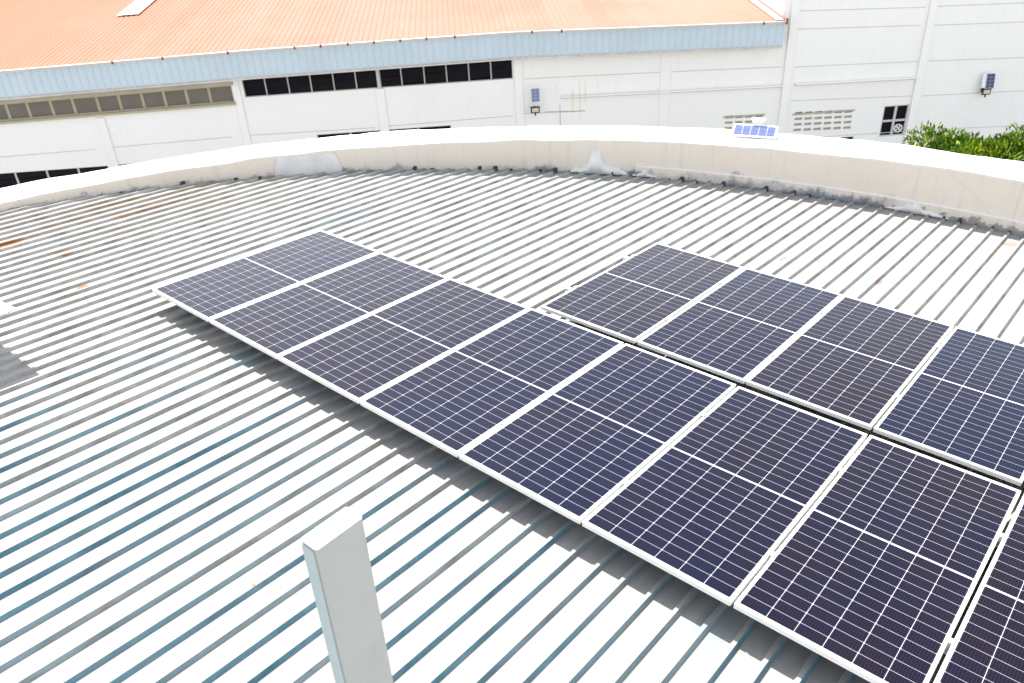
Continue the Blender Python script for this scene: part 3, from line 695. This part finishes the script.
# small window with a round fan
s0, z0, s1, z1 = fw; fwn = MB()
for (a, b, c, d) in ((s0, z0, s1, z0 + .05), (s0, z1 - .05, s1, z1), (s0, z0 + .052, s0 + .05, z1 - .052), (s1 - .05, z0 + .052, s1, z1 - .052), ((s0 + s1) / 2 - .05, z0 + .052, (s0 + s1) / 2 + .05, z1 - .052)):
    fwn.box(a, .03, b, c, .09, d)
fwn.box(s0 + .052, .025, (z0 + z1) / 2 - .045, (s0 + s1) / 2 - .052, .085, (z0 + z1) / 2 + .045).box((s0 + s1) / 2 + .052, .025, (z0 + z1) / 2 - .045, s1 - .052, .085, (z0 + z1) / 2 + .045)
fwo = fwn.build('window', MAT['mull'], blk)
MB().box(s0 + .01, .12, z0 + .01, s1 - .01, .13, z1 - .01).build('pane', MAT['dark'], fwo)
fcx, fcz = wp(897.8, 128, .02); fan = MB()
for i in range(20):
    a, b = 2 * math.pi * i / 20, 2 * math.pi * (i + 1) / 20
    def q_(r, t, y): return (fcx + r * math.cos(t), y, fcz + r * math.sin(t))
    fan.hexa([q_(.15, a, -.02), q_(.19, a, -.02), q_(.19, b, -.02), q_(.15, b, -.02)], [q_(.15, a, .04), q_(.19, a, .04), q_(.19, b, .04), q_(.15, b, .04)])
for i in range(4):
    a = i * math.pi / 2 + .4
    fan.hexa([q_(.03, a, 0), q_(.14, a, .01), q_(.14, a + .8, .02), q_(.03, a + .5, .01)], [q_(.03, a, .008), q_(.14, a, .018), q_(.14, a + .8, .028), q_(.03, a + .5, .018)])
fan.tube((fcx, -.01, fcz), (fcx, .03, fcz), .04)
fan.build('fan', MAT['white'], fwo)
MB().box(dw[0] + .02, .10, dw[1] - .58, dw[2] - .02, .11, dw[3] - .02).build('pane', MAT['dark'], blk)

# ---- solar floodlights on the walls (empty at the wall, x along the wall, y away from the camera)
def floodlight(u, v, pu, pv, wd, ht, tilt, turn, label, box=False):
    s_, z_ = wp(u, v); r = empty('solar_floodlight', BM @ T(s_, -.003, z_), label, 'floodlight', 'solar floodlights on the factory wall')
    ps, pz = wp(pu, pv); dx, dz = ps - s_, pz - z_
    MB().box(-.03, -.30, -.015, .03, 0, .015).box(-.06, -.012, -.08, .06, 0, .08).build('bracket', MAT['black'], r, bevel=.004)
    hd = MB(); hd.box(-.19, -.36, -.13, .19, -.29, .13); hd.box(-.21, -.375, .115, .21, -.30, .15); hd.tube((0, -.3, -.13), (0, -.3, -.24), .035)
    h = hd.build('lamp_head', MAT['black'], r, bevel=.03)
    MB().box(-.14, -.368, -.08, .14, -.3605, .09).build('lens', MAT['lens'], h, bevel=.01)
    pm = T(dx, -.34, dz) @ Matrix.Rotation(R_(turn), 4, 'Z') @ Matrix.Rotation(R_(-tilt), 4, 'X')
    p_ = MB().box(-wd / 2, -.012, -ht / 2, wd / 2, .012, ht / 2)
    p = p_.build('panel', MAT['white'], r, bevel=.003); p.matrix_basis = pm
    cs = MB(); nx, nz = 2, 4
    for i in range(nx):
        for j in range(nz):
            x0 = -wd / 2 + .012 + (wd - .024) * i / nx; z0_ = -ht / 2 + .012 + (ht - .024) * j / nz
            cs.box(x0 + .003, -.0155, z0_ + .003, x0 + (wd - .024) / nx - .003, -.0125, z0_ + (ht - .024) / nz - .003)
    cs.build('cells', MAT['navycell'] if box else MAT['bluecell'], p)
    MB().box(-.02, .0125, -.1, .02, .32, -.06).build('arm', MAT['galv'], p)
    if box: MB().box(-wd / 2 - .12, .0125, -ht / 2 + .03, wd / 2 - .1, .12, ht / 2 - .02).build('battery_box', MAT['white'], p, bevel=.005)
floodlight(534.5, 108, 534.6, 93.2, .36, .56, 12, 0, 'solar floodlight on the white wall below the blue fascia, right of the black windows')
floodlight(982, 90, 985.8, 79, .36, .62, 14, -12, 'solar floodlight with dark navy panel on the tall block above the green shrub', True)

# ------------------------------------------------------------------ little solar lamp on the parapet
def on_plane(u, v, z): r = ray(u, v); return CAM + r * ((z - CAM.z) / r.z)
pb = on_plane(753, 137.2, ZT + .03)
pa = on_plane(732.3, 135.4, ZT + .03); pc = on_plane(773.4, 138.2, ZT + .03)
ex = (pc - pa); ex.z = 0; LW = ex.length + .05; ex.normalize()
ang = math.atan2(ex.y, ex.x)
lamp = empty('solar_lamp', T(pb.x, pb.y, ZT + .012) @ Matrix.Rotation(ang, 4, 'Z'), 'small solar lamp with pale blue ten-cell panel standing on the white parapet top', 'lamp')
th = R_(24); LH = .255
pl = MB().box(-LW / 2, 0, -.012, LW / 2, LH, .0).build('panel', MAT['white'], lamp, bevel=.003)
pl.matrix_basis = T(0, -.02, .03) @ Matrix.Rotation(th, 4, 'X')
cs = MB(); cw, ch = (LW - .05) / 5, (LH - .05) / 2
for i in range(5):
    for j in range(2): cs.box(-LW / 2 + .025 + cw * i + .003, .025 + ch * j + .003, .0005, -LW / 2 + .025 + cw * (i + 1) - .003, .025 + ch * (j + 1) - .003, .003)
cs.build('cells', MAT['lampcell'], pl)
MB().box(-.10, .16, 0, .02, .22, .09).box(-.02, .21, .09, .06, .25, .17).build('stand', MAT['white'], lamp, bevel=.004)
MB().hexa([(-.05, .21, .155), (.09, .21, .155), (.12, .21, .205), (-.08, .21, .205)], [(-.05, .29, .165), (.09, .29, .165), (.12, .29, .215), (-.08, .29, .215)]).build('lamp_head', MAT['white'], lamp, bevel=.01)

# ------------------------------------------------------------------ leafy tree behind the parapet
def cluster_tree(center, label):
    root = empty('leafy_tree', T(center.x, center.y, GZ), label, 'tree')
    m_ = MB(); tones = []
    lobes = []
    DB = (BINV.to_3x3() @ FWD); side_ = Vector((RIGHT.x, RIGHT.y, 0)).normalized(); back = Vector((-side_.y, side_.x, 0))
    for i in range(95):
        a = random.uniform(-1, 1); lobes.append((side_ * (a * (1.2 if a < 0 else 2.3) + .1) + back * random.uniform(-.9, .9) + Vector((0, 0, -abs(a)**3 * .35 + random.uniform(-1.9, -.04))), random.uniform(.34, .56)))
    for i in range(10): lobes.append((side_ * (-1.22 + i * .38) + back * random.uniform(-.4, .3) + Vector((0, 0, random.uniform(-.14, .06) - (.25 if i == 0 else .14 if i > 5 else 0))), random.uniform(.22, .36)))
    for i in range(12): lobes.append((side_ * (-.7 + i * .2) + back * random.uniform(-.5, .1) + Vector((0, 0, random.uniform(-.22, .0))), random.uniform(.30, .40)))
    for c_, r_ in lobes:
        lt = random.uniform(-.40, .26)
        for k in range(int(1500 * r_)):
            d = Vector((random.gauss(0, 1), random.gauss(0, 1), random.gauss(0, 1))).normalized(); p = c_ + d * r_ * random.uniform(.55, 1.08)
            ln = random.uniform(.085, .145); wd = ln * .38
            dirn = (d * .7 + Vector((random.gauss(0, .5), random.gauss(0, .5), random.uniform(-.1, .9)))).normalized(); sd = dirn.cross(Vector((random.gauss(0, 1), random.gauss(0, 1), random.gauss(0, 1)))).normalized()
            up_ = dirn.cross(sd) * .12 * ln
            m_.face([p, p + dirn * ln * .45 + sd * wd * .5, p + dirn * ln + up_]); m_.face([p, p + dirn * ln + up_, p + dirn * ln * .45 - sd * wd * .5])
            t = random.random(); t = t * .85 if random.random() > .05 else random.uniform(.93, 1); t = min(1, max(.0, t + lt)); tones += [t, t]
    me_o = m_.build('crown', MAT['leaf'], root, fix=False)
    at = me_o.data.attributes.new('tone', 'FLOAT', 'FACE'); at.data.foreach_set('value', tones)
    me_o.location = (0, 0, center.z - GZ)
    tk = MB(); tk.tube((0, 0, 0), (0, 0, center.z - GZ - 2.4), .16, 12, .11)
    tips = [(l[0], l[1]) for l in lobes[::3]]
    for c_, r_ in tips: tk.tube((0, 0, center.z - GZ - 2.5), (c_.x, c_.y, c_.z + center.z - GZ), .06, 6, .015)
    tk.build('trunk', MAT['bark'], root)
r = ray(982, 150); r.normalize(); bc = CAM + r * 19.5
cluster_tree(bc, 'dense leafy green tree with yellowish tips showing above the right end of the parapet')
